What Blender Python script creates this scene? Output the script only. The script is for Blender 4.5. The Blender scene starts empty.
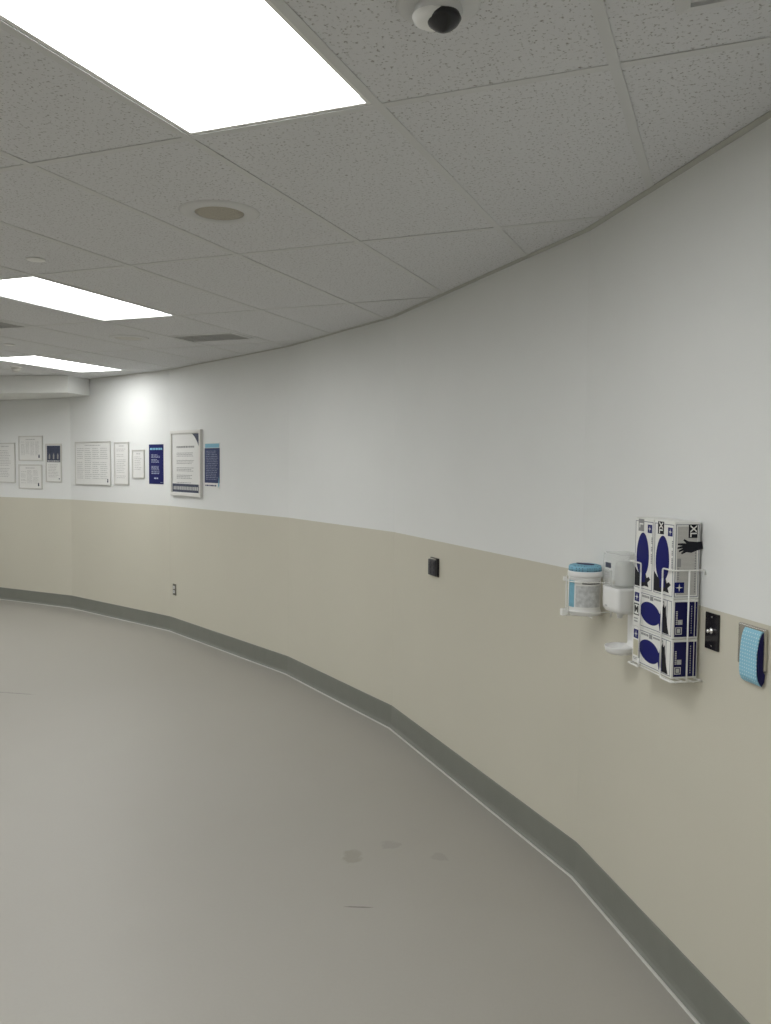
import bpy, bmesh, math, random
from mathutils import Vector, Matrix
random.seed(7)
C = bpy.context.scene.collection
H_EYE, H_CEIL, FT = 1.715, 2.672, 0.6096
OX, OY = -0.8951, 2.0992            # origin of the ceiling grid

# ------------------------------------------------------------------ materials
def mat(name, col, rough=.6, metal=0, spec=.5, noise=0, nscale=20, bump=0, bscale=200, emit=0, trans=0, alpha=1):
    m = bpy.data.materials.new(name); m.use_nodes = True
    nt = m.node_tree; b = nt.nodes['Principled BSDF']
    b.inputs['Base Color'].default_value = (*col, 1)
    b.inputs['Roughness'].default_value = rough
    b.inputs['Metallic'].default_value = metal
    b.inputs['Specular IOR Level'].default_value = spec
    tc = nt.nodes.new('ShaderNodeTexCoord')
    if noise:
        n = nt.nodes.new('ShaderNodeTexNoise'); n.inputs['Scale'].default_value = nscale; n.inputs['Detail'].default_value = 4
        nt.links.new(tc.outputs['Object'], n.inputs['Vector'])
        r = nt.nodes.new('ShaderNodeMix'); r.data_type = 'RGBA'
        r.inputs[6].default_value = (*[c*(1-noise) for c in col], 1); r.inputs[7].default_value = (*[min(1, c*(1+noise)) for c in col], 1)
        nt.links.new(n.outputs['Fac'], r.inputs[0]); nt.links.new(r.outputs[2], b.inputs['Base Color'])
    if bump:
        n2 = nt.nodes.new('ShaderNodeTexNoise'); n2.inputs['Scale'].default_value = bscale
        nt.links.new(tc.outputs['Object'], n2.inputs['Vector'])
        bp = nt.nodes.new('ShaderNodeBump'); bp.inputs['Strength'].default_value = bump; bp.inputs['Distance'].default_value = .002
        nt.links.new(n2.outputs['Fac'], bp.inputs['Height']); nt.links.new(bp.outputs['Normal'], b.inputs['Normal'])
    if emit:
        b.inputs['Emission Color'].default_value = (*col, 1); b.inputs['Emission Strength'].default_value = emit
    if trans: b.inputs['Transmission Weight'].default_value = trans
    if alpha < 1: b.inputs['Alpha'].default_value = alpha
    return m

def wall_paint():
    m = mat('two_tone_paint', (.7, .7, .7), rough=.55, spec=.35); nt = m.node_tree; b = nt.nodes['Principled BSDF']
    tc = nt.nodes.new('ShaderNodeTexCoord'); sp = nt.nodes.new('ShaderNodeSeparateXYZ')
    nt.links.new(tc.outputs['Object'], sp.inputs[0])
    g = nt.nodes.new('ShaderNodeMath'); g.operation = 'GREATER_THAN'; g.inputs[1].default_value = 1.29
    nt.links.new(sp.outputs['Z'], g.inputs[0])
    n = nt.nodes.new('ShaderNodeTexNoise'); n.inputs['Scale'].default_value = 1.6; n.inputs['Detail'].default_value = 5
    nt.links.new(tc.outputs['Object'], n.inputs['Vector'])
    mx = nt.nodes.new('ShaderNodeMix'); mx.data_type = 'RGBA'
    mx.inputs[6].default_value = (.60, .575, .485, 1); mx.inputs[7].default_value = (.775, .785, .775, 1)
    nt.links.new(g.outputs[0], mx.inputs[0])
    mr = nt.nodes.new('ShaderNodeMapRange'); mr.inputs[3].default_value = .965; mr.inputs[4].default_value = 1.035
    nt.links.new(n.outputs['Fac'], mr.inputs[0])
    mu = nt.nodes.new('ShaderNodeVectorMath'); mu.operation = 'SCALE'
    nt.links.new(mx.outputs[2], mu.inputs[0]); nt.links.new(mr.outputs[0], mu.inputs['Scale'])
    nt.links.new(mu.outputs[0], b.inputs['Base Color'])
    n2 = nt.nodes.new('ShaderNodeTexNoise'); n2.inputs['Scale'].default_value = 160; n2.inputs['Detail'].default_value = 3
    nt.links.new(tc.outputs['Object'], n2.inputs['Vector'])
    bp = nt.nodes.new('ShaderNodeBump'); bp.inputs['Strength'].default_value = .12; bp.inputs['Distance'].default_value = .002
    nt.links.new(n2.outputs['Fac'], bp.inputs['Height']); nt.links.new(bp.outputs['Normal'], b.inputs['Normal'])
    return m

def floor_mat():
    m = mat('sheet_vinyl', (.3, .3, .3), rough=.42, spec=.5); nt = m.node_tree; b = nt.nodes['Principled BSDF']
    L = nt.links.new
    tc = nt.nodes.new('ShaderNodeTexCoord')
    n = nt.nodes.new('ShaderNodeTexNoise'); n.inputs['Scale'].default_value = 1.3; n.inputs['Detail'].default_value = 6
    L(tc.outputs['Object'], n.inputs['Vector'])
    n3 = nt.nodes.new('ShaderNodeTexNoise'); n3.inputs['Scale'].default_value = 90; n3.inputs['Detail'].default_value = 3
    L(tc.outputs['Object'], n3.inputs['Vector'])
    r = nt.nodes.new('ShaderNodeMix'); r.data_type = 'RGBA'
    r.inputs[6].default_value = (.335, .318, .283, 1); r.inputs[7].default_value = (.385, .37, .335, 1)
    ad = nt.nodes.new('ShaderNodeMath'); ad.operation = 'MULTIPLY_ADD'; ad.inputs[1].default_value = .35; ad.use_clamp = True
    L(n3.outputs['Fac'], ad.inputs[0]); 
    sb = nt.nodes.new('ShaderNodeMath'); sb.operation = 'SUBTRACT'; sb.inputs[1].default_value = .17
    L(n.outputs['Fac'], sb.inputs[0]); L(sb.outputs[0], ad.inputs[2]); L(ad.outputs[0], r.inputs[0])
    cur = r.outputs[2]
    # worn marks: (x, y, half width, half depth, turn, colour, strength)
    nd = nt.nodes.new('ShaderNodeTexNoise'); nd.inputs['Scale'].default_value = 22; nd.inputs['Detail'].default_value = 5
    L(tc.outputs['Object'], nd.inputs['Vector'])
    for (x, y, a, c, t, col, st) in STAINS:
        mp = nt.nodes.new('ShaderNodeMapping'); mp.vector_type = 'TEXTURE'
        mp.inputs['Location'].default_value = (x, y, 0); mp.inputs['Rotation'].default_value = (0, 0, t); mp.inputs['Scale'].default_value = (a, c, 1)
        L(tc.outputs['Object'], mp.inputs['Vector'])
        ln = nt.nodes.new('ShaderNodeVectorMath'); ln.operation = 'LENGTH'; L(mp.outputs[0], ln.inputs[0])
        a2 = nt.nodes.new('ShaderNodeMath'); a2.operation = 'MULTIPLY_ADD'; a2.inputs[1].default_value = 1.6
        L(nd.outputs['Fac'], a2.inputs[0]); L(ln.outputs['Value'], a2.inputs[2])
        mr = nt.nodes.new('ShaderNodeMapRange'); mr.inputs[1].default_value = 1.5; mr.inputs[2].default_value = 1.85
        mr.inputs[3].default_value = st; mr.inputs[4].default_value = 0
        L(a2.outputs[0], mr.inputs[0])
        mx = nt.nodes.new('ShaderNodeMix'); mx.data_type = 'RGBA'; mx.inputs[7].default_value = (*col, 1)
        L(mr.outputs[0], mx.inputs[0]); L(cur, mx.inputs[6]); cur = mx.outputs[2]
    L(cur, b.inputs['Base Color'])
    mr = nt.nodes.new('ShaderNodeMapRange'); mr.inputs[3].default_value = .36; mr.inputs[4].default_value = .5
    L(n.outputs['Fac'], mr.inputs[0]); L(mr.outputs[0], b.inputs['Roughness'])
    return m

def tile_mat():
    m = mat('fissured_mineral_tile', (.8, .8, .8), rough=.95, spec=.1); nt = m.node_tree; b = nt.nodes['Principled BSDF']; L = nt.links.new
    tc = nt.nodes.new('ShaderNodeTexCoord')
    n = nt.nodes.new('ShaderNodeTexNoise'); n.inputs['Scale'].default_value = 95; n.inputs['Detail'].default_value = 2.5; n.inputs['Roughness'].default_value = .6
    L(tc.outputs['Object'], n.inputs['Vector'])
    v = nt.nodes.new('ShaderNodeTexVoronoi'); v.inputs['Scale'].default_value = 85
    L(tc.outputs['Object'], v.inputs['Vector'])
    r1 = nt.nodes.new('ShaderNodeMapRange'); r1.inputs[1].default_value = .30; r1.inputs[2].default_value = .42; L(n.outputs['Fac'], r1.inputs[0])
    r2 = nt.nodes.new('ShaderNodeMapRange'); r2.inputs[1].default_value = .10; r2.inputs[2].default_value = .24; L(v.outputs['Distance'], r2.inputs[0])
    # only some of the cells are pinholes
    sc = nt.nodes.new('ShaderNodeSeparateColor'); L(v.outputs['Color'], sc.inputs[0])
    gt = nt.nodes.new('ShaderNodeMath'); gt.operation = 'GREATER_THAN'; gt.inputs[1].default_value = .42; L(sc.outputs[0], gt.inputs[0])
    mxx = nt.nodes.new('ShaderNodeMath'); mxx.operation = 'MAXIMUM'; L(r2.outputs[0], mxx.inputs[0]); L(gt.outputs[0], mxx.inputs[1])
    mn = nt.nodes.new('ShaderNodeMath'); mn.operation = 'MINIMUM'; L(r1.outputs[0], mn.inputs[0]); L(mxx.outputs[0], mn.inputs[1])
    mx = nt.nodes.new('ShaderNodeMix'); mx.data_type = 'RGBA'
    mx.inputs[6].default_value = (.35, .34, .32, 1); mx.inputs[7].default_value = (.695, .70, .71, 1)
    L(mn.outputs[0], mx.inputs[0]); L(mx.outputs[2], b.inputs['Base Color'])
    bp = nt.nodes.new('ShaderNodeBump'); bp.inputs['Strength'].default_value = .5; bp.inputs['Distance'].default_value = .002
    L(mn.outputs[0], bp.inputs['Height']); L(bp.outputs['Normal'], b.inputs['Normal'])
    return m

def perforated_mat(name, base, hole, scale, lo=.24, hi=.3, flat=(1, 1, 1)):
    m = mat(name, base, rough=.6); nt = m.node_tree; b = nt.nodes['Principled BSDF']; L = nt.links.new
    tc = nt.nodes.new('ShaderNodeTexCoord')
    v = nt.nodes.new('ShaderNodeTexVoronoi'); v.inputs['Scale'].default_value = scale; v.inputs['Randomness'].default_value = 0
    mp = nt.nodes.new('ShaderNodeMapping'); mp.inputs['Scale'].default_value = flat; L(tc.outputs['Object'], mp.inputs['Vector']); L(mp.outputs[0], v.inputs['Vector'])
    r = nt.nodes.new('ShaderNodeMapRange'); r.inputs[1].default_value = lo; r.inputs[2].default_value = hi; L(v.outputs['Distance'], r.inputs[0])
    mx = nt.nodes.new('ShaderNodeMix'); mx.data_type = 'RGBA'; mx.inputs[6].default_value = (*hole, 1); mx.inputs[7].default_value = (*base, 1)
    L(r.outputs[0], mx.inputs[0]); L(mx.outputs[2], b.inputs['Base Color'])
    return m

STAINS = [(-1.0, 3.0, .075, .03, .6, (.27, .25, .19), .55)]  # replaced below once the floor plan is known

# ------------------------------------------------------------------ mesh builder
class MB:
    def __init__(s): s.bm = bmesh.new()
    def face(s, pts, mi=0):
        vs = [s.bm.verts.new(p) for p in pts]; f = s.bm.faces.new(vs); f.material_index = mi; return f
    def hexa(s, lo, hi, mi=0):
        v = [s.bm.verts.new(p) for p in (*lo, *hi)]; n = len(lo)
        fs = [s.bm.faces.new(list(reversed(v[:n]))), s.bm.faces.new(v[n:])]
        for i in range(n): fs.append(s.bm.faces.new((v[i], v[(i+1) % n], v[n+(i+1) % n], v[n+i])))
        for f in fs: f.material_index = mi
        return fs
    def box(s, x0, x1, y0, y1, z0, z1, mi=0, bev=0, seg=2):
        fs = s.hexa([(x0, y0, z0), (x1, y0, z0), (x1, y1, z0), (x0, y1, z0)], [(x0, y0, z1), (x1, y0, z1), (x1, y1, z1), (x0, y1, z1)], mi)
        if bev:
            es = list({e for f in fs for e in f.edges})
            r = bmesh.ops.bevel(s.bm, geom=es, offset=bev, segments=seg, profile=.5, affect='EDGES')
            for f in r['faces']: f.material_index = mi
        return s
    def prism(s, poly, axis, a, b, mi=0):
        """poly: 2D outline; axis 'x','y' or 'z' is the extrusion axis"""
        def P(u, w, t): return {'x': (t, u, w), 'y': (u, t, w), 'z': (u, w, t)}[axis]
        s.hexa([P(u, w, a) for u, w in poly], [P(u, w, b) for u, w in poly], mi); return s
    def lathe(s, prof, c, n=40, mi=0, axis='z', cap=True):
        rings = []
        for r, h in prof:
            ring = []
            for k in range(n):
                t = 2*math.pi*k/n; u, w = r*math.cos(t), r*math.sin(t)
                p = (c[0]+u, c[1]+w, c[2]+h) if axis == 'z' else (c[0]+u, c[1]+h, c[2]+w)
                ring.append(s.bm.verts.new(p))
            rings.append(ring)
        for A, B in zip(rings[:-1], rings[1:]):
            for k in range(n):
                f = s.bm.faces.new((A[k], A[(k+1) % n], B[(k+1) % n], B[k])); f.material_index = mi; f.smooth = True
        if cap:
            for A in (rings[0], rings[-1]):
                f = s.bm.faces.new(A); f.material_index = mi
        return s
    def tube(s, pts, r, n=10, mi=0, closed=False):
        pts = [Vector(p) for p in pts]; rings = []; N = len(pts)
        for i, p in enumerate(pts):
            if closed: d = (pts[(i+1) % N]-p).normalized()+(p-pts[i-1]).normalized()
            else:
                d = Vector((0, 0, 0))
                if i < N-1: d += (pts[i+1]-p).normalized()
                if i > 0: d += (p-pts[i-1]).normalized()
            d.normalize()
            up = Vector((0, 0, 1)) if abs(d.z) < .9 else Vector((1, 0, 0))
            a = d.cross(up).normalized(); b = d.cross(a)
            rings.append([s.bm.verts.new(p+a*r*math.cos(2*math.pi*k/n)+b*r*math.sin(2*math.pi*k/n)) for k in range(n)])
        prs = list(zip(rings[:-1], rings[1:]))+([(rings[-1], rings[0])] if closed else [])
        for A, B in prs:
            # match the ring start so that bends do not twist the tube
            off = min(range(n), key=lambda o: sum((A[k].co-B[(k+o) % n].co).length for k in range(n)))
            for k in range(n):
                f = s.bm.faces.new((A[k], A[(k+1) % n], B[(k+1+off) % n], B[(k+off) % n])); f.material_index = mi; f.smooth = True
        if not closed:
            for A in (rings[0], rings[-1]):
                f = s.bm.faces.new(A); f.material_index = mi
        return s
    def build(s, name, mats, parent=None, smooth=False):
        bmesh.ops.recalc_face_normals(s.bm, faces=s.bm.faces)
        me = bpy.data.meshes.new(name); s.bm.to_mesh(me); s.bm.free()
        for m in (mats if isinstance(mats, (list, tuple)) else [mats]): me.materials.append(m)
        if smooth:
            for p in me.polygons: p.use_smooth = True
        o = bpy.data.objects.new(name, me); C.objects.link(o)
        if parent: o.parent = parent
        return o

def tag(o, label, cat, group=None):
    o['label'] = label; o['category'] = cat
    if group: o['group'] = group
    return o
def struct(o): o['kind'] = 'structure'; return o
def thing(name, label, cat, loc=(0, 0, 0), rz=0, group=None):
    o = bpy.data.objects.new(name, None); C.objects.link(o); o.empty_display_size = .05
    o.location = loc; o.rotation_euler = (0, 0, rz)
    return tag(o, label, cat, group)
def copy_tree(o, parent=None):
    c = o.copy(); C.objects.link(c); c.parent = parent
    for ch in list(o.children): copy_tree(ch, c)
    return c

def rounded(pts, rad, n=5):
    """round the corners of an open 3-D polyline"""
    P = [Vector(p) for p in pts]; out = [P[0]]
    for a, b, c in zip(P[:-2], P[1:-1], P[2:]):
        r = min(rad, (b-a).length*.45, (c-b).length*.45)
        p, q = b+(a-b).normalized()*r, b+(c-b).normalized()*r
        for k in range(n+1):
            t = k/n; out.append(p*(1-t)**2+b*2*t*(1-t)+q*t*t)
    out.append(P[-1]); return out

def text_mesh(body, size, depth=.0004):
    cu = bpy.data.curves.new('lettering', 'FONT'); cu.body = body; cu.size = size; cu.extrude = depth; cu.offset = size*.02
    cu.align_x = 'CENTER'; cu.align_y = 'CENTER'
    o = bpy.data.objects.new('lettering', cu); C.objects.link(o)
    dg = bpy.context.evaluated_depsgraph_get(); me = bpy.data.meshes.new_from_object(o.evaluated_get(dg))
    C.objects.unlink(o); bpy.data.objects.remove(o); return me

def lettering(body, size, m, parent, loc, turn=0, side='front'):
    """flat letters on the front (-y) or right end (+x) of a thing; turn rotates them in their plane"""
    me = text_mesh(body, size); me.materials.clear(); me.materials.append(m)
    R = Matrix.Rotation(math.pi/2, 4, 'X') @ Matrix.Rotation(turn, 4, 'Z')
    if side == 'end': R = Matrix.Rotation(math.pi/2, 4, 'Z') @ R
    me.transform(Matrix.Translation(loc) @ R); me.name = 'letters'
    o = bpy.data.objects.new('letters', me); C.objects.link(o); o.parent = parent; return o

# text as rows of small word bars, on the plane y = yy (front of a thing)
def word_rows(mb, x0, x1, z0, z1, rows, yy, th=.0006, mi=0, ragged=.3, fill=.45, wmin=.012, wmax=.04, gap=.008, skip=0, rnd=random):
    st = (z1-z0)/rows
    for r in range(rows):
        if rnd.random() < skip: continue
        z = z1-(r+.5)*st; x = x0; end = x1-(x1-x0)*ragged*rnd.random()
        while x < end:
            w = min(rnd.uniform(wmin, wmax), end-x)
            if w < .004: break
            mb.box(x, x+w, yy-th, yy, z-st*fill/2, z+st*fill/2, mi); x += w+gap

# ------------------------------------------------------------------ the plan of the curved wall
K = [(-10.6, 8.05), (-7.191, 7.695), (-5.309, 7.067), (-3.328, 5.986), (-2.012, 5.017), (-.555, 3.478), (.62, 1.73), (1.47, -.19), (1.95, -2.3), (2.1, -5.5)]
START0 = (-8.393, 7.82)            # where the first facet enters the frame
def facet(i):
    a, b = Vector(K[i]), Vector(K[i+1]); d = (b-a).normalized(); return a, b, d
def on_wall(i, s, z, D=0):
    """place on facet i: metres along it from its left corner, height, distance off the wall"""
    a, b, d = facet(i)
    if i == 0: a = Vector(START0)
    n = Vector((d.y, -d.x)); p = a+d*s+n*D
    return (p.x, p.y, z), math.atan2(d.y, d.x)

def offs(poly, D):
    """offset the open plan polyline into the room (+) or out of it (-), with mitred corners"""
    P = [Vector(p) for p in poly]; out = []
    for i, p in enumerate(P):
        ns = []
        if i > 0: d = (p-P[i-1]).normalized(); ns.append(Vector((d.y, -d.x)))
        if i < len(P)-1: d = (P[i+1]-p).normalized(); ns.append(Vector((d.y, -d.x)))
        m = ns[0] if len(ns) == 1 else (ns[0]+ns[1]).normalized()
        k = 1/max(.3, m.dot(ns[0])); out.append(p+m*D*k)
    return out
def sweep(mb, poly, prof, mi=0):
    """prof: closed loop of (distance into the room, z)"""
    cols = []
    for D, z in prof:
        cols.append([mb.bm.verts.new((p.x, p.y, z)) for p in offs(poly, D)])
    n = len(prof)
    for j in range(n):
        A, B = cols[j], cols[(j+1) % n]
        for i in range(len(poly)-1):
            f = mb.bm.faces.new((A[i], A[i+1], B[i+1], B[i])); f.material_index = mi
    for e in (0, -1):
        f = mb.bm.faces.new([c[e] for c in cols]); f.material_index = mi

LIGHT_STRENGTH = 5.6
STAINS = [(-1.492, 3.263, .045, .075, .3, (.21, .20, .145), .45),
          (-1.383, 3.438, .050, .040, .0, (.24, .23, .21), .40),
          (-1.137, 3.418, .045, .035, -.3, (.24, .23, .20), .35),
          (-1.296, 2.893, .055, .006, .35, (.12, .11, .10), .75),
          (-4.916, 4.632, .20, .010, .2, (.12, .11, .10), .6)]

M = dict(
    skyrib=perforated_mat('sky_blue_ribbed', (.20, .44, .58), (.03, .06, .12), 115, .20, .30),
    paint=wall_paint(), floor=floor_mat(), tile=tile_mat(),
    tbar=mat('painted_grid_bar', (.63, .635, .63), rough=.5, noise=.03, nscale=6),
    angle=mat('wall_angle_paint', (.50, .50, .46), rough=.5, noise=.03, nscale=6),
    base=mat('grey_rubber_base', (.195, .20, .175), rough=.5, noise=.08, nscale=9, bump=.05, bscale=90),
    seal=mat('pale_sealant', (.62, .61, .58), rough=.4, noise=.06, nscale=14),
    soffit=mat('soffit_paint', (.745, .75, .73), rough=.6, noise=.03, nscale=3),
    plenum=mat('dark_plenum', (.03, .03, .03), rough=.9),
    white=mat('white_enamel', (.82, .82, .80), rough=.35, noise=.02, nscale=30),
    wire=mat('white_coated_wire', (.83, .83, .80), rough=.3, noise=.02, nscale=40),
    plastic=mat('white_plastic', (.80, .80, .79), rough=.28, noise=.02, nscale=30),
    grill=perforated_mat('perforated_speaker_metal', (.60, .56, .47), (.10, .09, .07), 190, .26, .40, flat=(1, 1, 0)),
    grill_w=mat('pale_speaker_metal', (.6, .59, .55), rough=.6, noise=.08, nscale=120),
    dark=mat('dark_plastic', (.012, .012, .014), rough=.25, noise=.2, nscale=60),
    steel=mat('brushed_steel', (.55, .53, .49), rough=.25, metal=1, noise=.06, nscale=60),
    darksteel=mat('dark_polished_steel', (.045, .042, .045), rough=.16, metal=.6, noise=.3, nscale=40),
    chrome=mat('chrome', (.85, .85, .85), rough=.12, metal=1, noise=.02, nscale=30),
    alu=mat('aluminium_frame', (.62, .61, .58), rough=.35, metal=.35, noise=.05, nscale=40),
    paper=mat('white_paper', (.76, .76, .74), rough=.4, noise=.02, nscale=15),
    ink=mat('grey_ink', (.30, .30, .30), rough=.6, noise=.1, nscale=80),
    ink_lt=mat('pale_grey_ink', (.50, .50, .49), rough=.6, noise=.1, nscale=80),
    black=mat('black_ink', (.014, .014, .02), rough=.45, noise=.2, nscale=60),
    navy=mat('navy_print', (.012, .015, .105), rough=.4, noise=.15, nscale=30),
    slate=mat('slate_blue_print', (.045, .06, .14), rough=.4, noise=.25, nscale=70),
    charcoal=mat('charcoal_print', (.06, .07, .11), rough=.4, noise=.4, nscale=45),
    deepnavy=mat('deep_navy', (.012, .012, .075), rough=.45, noise=.15, nscale=30),
    blue=mat('royal_blue_flap', (.006, .008, .125), rough=.42, noise=.12, nscale=40),
    logo=mat('logo_blue', (.008, .012, .13), rough=.4, noise=.12, nscale=40),
    carton=mat('white_carton', (.78, .78, .75), rough=.4, noise=.02, nscale=30),
    carton_grey=perforated_mat('grey_dotted_print', (.58, .57, .54), (.34, .33, .31), 260, .28, .4, flat=(0, 1, 1)),
    line=mat('steel_grey_line', (.20, .21, .26), rough=.5, noise=.1, nscale=50),
    beige=mat('beige_patch', (.50, .48, .36), rough=.5, noise=.05, nscale=30),
    sky=mat('sky_blue_plastic', (.22, .50, .66), rough=.4, noise=.05, nscale=30),
    skydot=perforated_mat('sky_blue_dotted', (.25, .52, .66), (.62, .78, .84), 100, .10, .24, flat=(1, 0, 1)),
    teal=mat('pale_teal_print', (.20, .45, .58), rough=.45, noise=.12, nscale=60),
    pale_print=mat('pale_print', (.42, .45, .56), rough=.45, noise=.12, nscale=60),
    label=mat('label_print', (.52, .53, .53), rough=.4, noise=.5, nscale=70),
)
for k_ in ('navy', 'black', 'blue', 'logo', 'deepnavy', 'charcoal', 'slate', 'ink'): M[k_].node_tree.nodes['Principled BSDF'].inputs['Specular IOR Level'].default_value = .15
# translucent plastic over the soap refill
m = mat('clear_plastic', (.80, .82, .80), rough=.12, noise=.01, nscale=20, trans=0, alpha=.26); M['clear'] = m
# ceiling lamp diffuser: fine prisms over glowing tubes
m = mat('lit_prismatic_diffuser', (.965, .975, .965), rough=.5, emit=LIGHT_STRENGTH, bump=.3, bscale=300); M['glow'] = m

# ------------------------------------------------------------------ room shell
mb = MB(); mb.box(-11.6, 3.0, -6.2, 8.6, -.12, 0); struct(mb.build('floor', M['floor']))
mb = MB(); sweep(mb, K, [(0, -.02), (0, 2.80), (-.14, 2.80), (-.14, -.02)]); struct(mb.build('wall_right', M['paint']))
mb = MB(); mb.box(-10.72, -10.6, -5.5, 8.2, -.02, 2.8); struct(mb.build('wall_left', M['paint']))
mb = MB(); mb.box(-10.72, 2.25, -5.62, -5.5, -.02, 2.8); struct(mb.build('wall_rear', M['paint']))

# base: rubber strip with a coved toe and rounded top; pale sealed edge where it meets the vinyl
mb = MB(); sweep(mb, K, [(.0005, .001), (.016, .001), (.0145, .006), (.009, .014), (.006, .03), (.0055, .143), (.003, .148), (.0005, .149)])
struct(mb.build('baseboard_right', M['base']))
mb = MB(); mb.box(-10.5995, -10.593, -5.48, 8.0, .001, .149, bev=.002); struct(mb.build('baseboard_left', M['base']))
mb = MB(); mb.box(-10.58, 2.08, -5.4995, -5.493, .001, .149, bev=.002); struct(mb.build('baseboard_rear', M['base']))
mb = MB(); sweep(mb, K, [(.0165, .0003), (.027, .0003), (.026, .003), (.021, .0045), (.0165, .004)]); struct(mb.build('trim_1', M['seal']))
# wall angle that carries the ceiling along the curved wall
mb = MB(); sweep(mb, K, [(.0005, H_CEIL-.002), (.030, H_CEIL-.002), (.030, H_CEIL), (.002, H_CEIL), (.002, H_CEIL+.03), (.0005, H_CEIL+.03)])
struct(mb.build('trim_2', M['angle']))

# ceiling: lay-in tiles (one mesh), leaving the openings for lamps; dark deck above
def gx(i): return OX-i*FT
def gy(j): return OY+j*2*FT
LIGHTS = [(0, -1), (4, 1), (8, 3), (4, -1), (0, -3), (14, 1), (4, -3), (12, 3), (12, 0), (8, 1), (8, -1), (0, -5), (8, -5), (12, -3), (-3, -3)]  # first three are in view; the rest are unseen panels added for fill light
I0, I1, J0, J1 = -6, 17, -7, 6
mb = MB(); g = .0125; rr = random.Random(3)
for i in range(I0, I1):
    for j in range(J0, J1):
        if (i, j) in LIGHTS: continue
        dz = rr.uniform(0, .0008)
        mb.box(gx(i+1)+g-.006, gx(i)-g-.0018, gy(j)+g-.006, gy(j+1)-g-.0002, H_CEIL+.0012+dz, H_CEIL+.016+dz)
mb.box(gx(I1), gx(I0), gy(J0), gy(J1), H_CEIL+.12, H_CEIL+.16, 1)
struct(mb.build('ceiling', [M['tile'], M['plenum']]))
mb = MB(); b = .0135
for i in range(I0, I1+1): mb.box(gx(i)-b, gx(i)+b, gy(J0), gy(J1), H_CEIL-.001, H_CEIL+.001)
for j in range(J0, J1+1):
    for i in range(I0, I1): mb.box(gx(i+1)+b, gx(i)-b, gy(j)-b, gy(j)+b, H_CEIL-.0006, H_CEIL+.0012)
struct(mb.build('trim_3', M['tbar']))

# bulkhead in the far left corner
mb = MB(); mb.prism([(-10.59, 6.40), (-6.70, 7.136), (-6.766, 7.545), (-7.19, 7.685), (-10.59, 8.02)], 'z', 2.486, H_CEIL-.0015)
struct(mb.build('soffit', M['soffit']))

# ------------------------------------------------------------------ ceiling lamps
def lamp():
    t = thing('ceiling_light', 'x', 'ceiling light', (0, 0, 0), 0, 'recessed light panels in the ceiling')
    hx, hy, r = FT/2-.0135, FT-.0135, .014
    z0, z1 = 0.0, .028
    f = MB()
    for (x0, x1, y0, y1) in ((-hx, -hx+r, -hy, hy), (hx-r, hx, -hy, hy), (-hx+r, hx-r, -hy, -hy+r), (-hx+r, hx-r, hy-r, hy)):
        f.box(x0, x1, y0, y1, z0, z1)
    f.build('frame', M['white'], t)
    d = MB(); d.box(-hx+r, hx-r, -hy+r, hy-r, .021, .025); d.build('diffuser', M['glow'], t)
    h = MB(); h.box(-hx, hx, -hy, hy, .030, .09, bev=.01); h.build('housing', M['white'], t)
    return t
L_LABEL = ['large bright ceiling light panel nearest the camera, cut off at the top left',
           'middle of the three lit ceiling panels, beside the small round cover plate',
           'farthest lit ceiling panel, just in front of the white bulkhead']
lp = lamp()
for k, (i, j) in enumerate(LIGHTS):
    o = lp if k == 0 else copy_tree(lp)
    o.location = (gx(i+.5), gy(j+.5), H_CEIL+.002)
    o['label'] = L_LABEL[k] if k < 3 else 'unseen ceiling light panel, added out of view to brighten the room'

# ------------------------------------------------------------------ ceiling speakers, sprinkler covers, detectors
def speaker(x, y, label, grill, R=.152, r=.092):
    t = thing('ceiling_speaker', label, 'speaker', (x, y, H_CEIL+.002), 0, 'round speakers in the ceiling tiles')
    a = MB(); a.lathe([(r, -.004), (r+.004, -.0085), (R-.012, -.006), (R, -.001), (R, .0012), (r, .0012)], (0, 0, 0), 56, cap=False); a.build('rim', M['tbar'], t)
    b_ = MB(); b_.lathe([(.0005, -.0055), (r-.02, -.0055), (r, -.004), (r, .001), (.0005, .001)], (0, 0, 0), 48); b_.build('grille', grill, t)
    return t
speaker(gx(1.53), gy(.53), 'round ceiling speaker with a tan grille, nearest the large light panel', M['grill'])
speaker(gx(5.53), gy(2.53), 'pale round ceiling speaker between the middle light panel and the long air grille', M['grill_w'], .15, .10)
def cover(x, y, r, label):
    m_ = MB(); m_.lathe([(.0005, -.008), (r-.006, -.008), (r, -.0055), (r, -.003), (r-.008, -.002), (r-.008, .001), (.0005, .001)], (0, 0, 0), 36)
    o = m_.build('sprinkler_cover', M['white']); o.location = (x, y, H_CEIL+.002)
    return tag(o, label, 'sprinkler cover', 'flat round cover plates in the ceiling')
cover(gx(3.54), gy(.785), .043, 'small white round cover plate in the ceiling, left above the middle light panel')
cover(gx(7.45), gy(2.5), .045, 'small white round cover plate at the left edge, between the two far light panels')
t = thing('smoke_detector', 'round white smoke detector on the ceiling in front of the bulkhead, far left', 'smoke detector', (gx(9.42), gy(3.5), H_CEIL+.002))
a = MB(); a.lathe([(.0005, -.010), (.052, -.010), (.06, -.006), (.06, .001), (.0005, .001)], (0, 0, 0), 32); a.build('base', M['white'], t)
a = MB(); a.lathe([(.0005, -.045), (.025, -.044), (.038, -.036), (.042, -.024), (.046, -.010), (.0005, -.010)], (0, 0, 0), 32); a.build('chamber', M['grill_w'], t)

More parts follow.
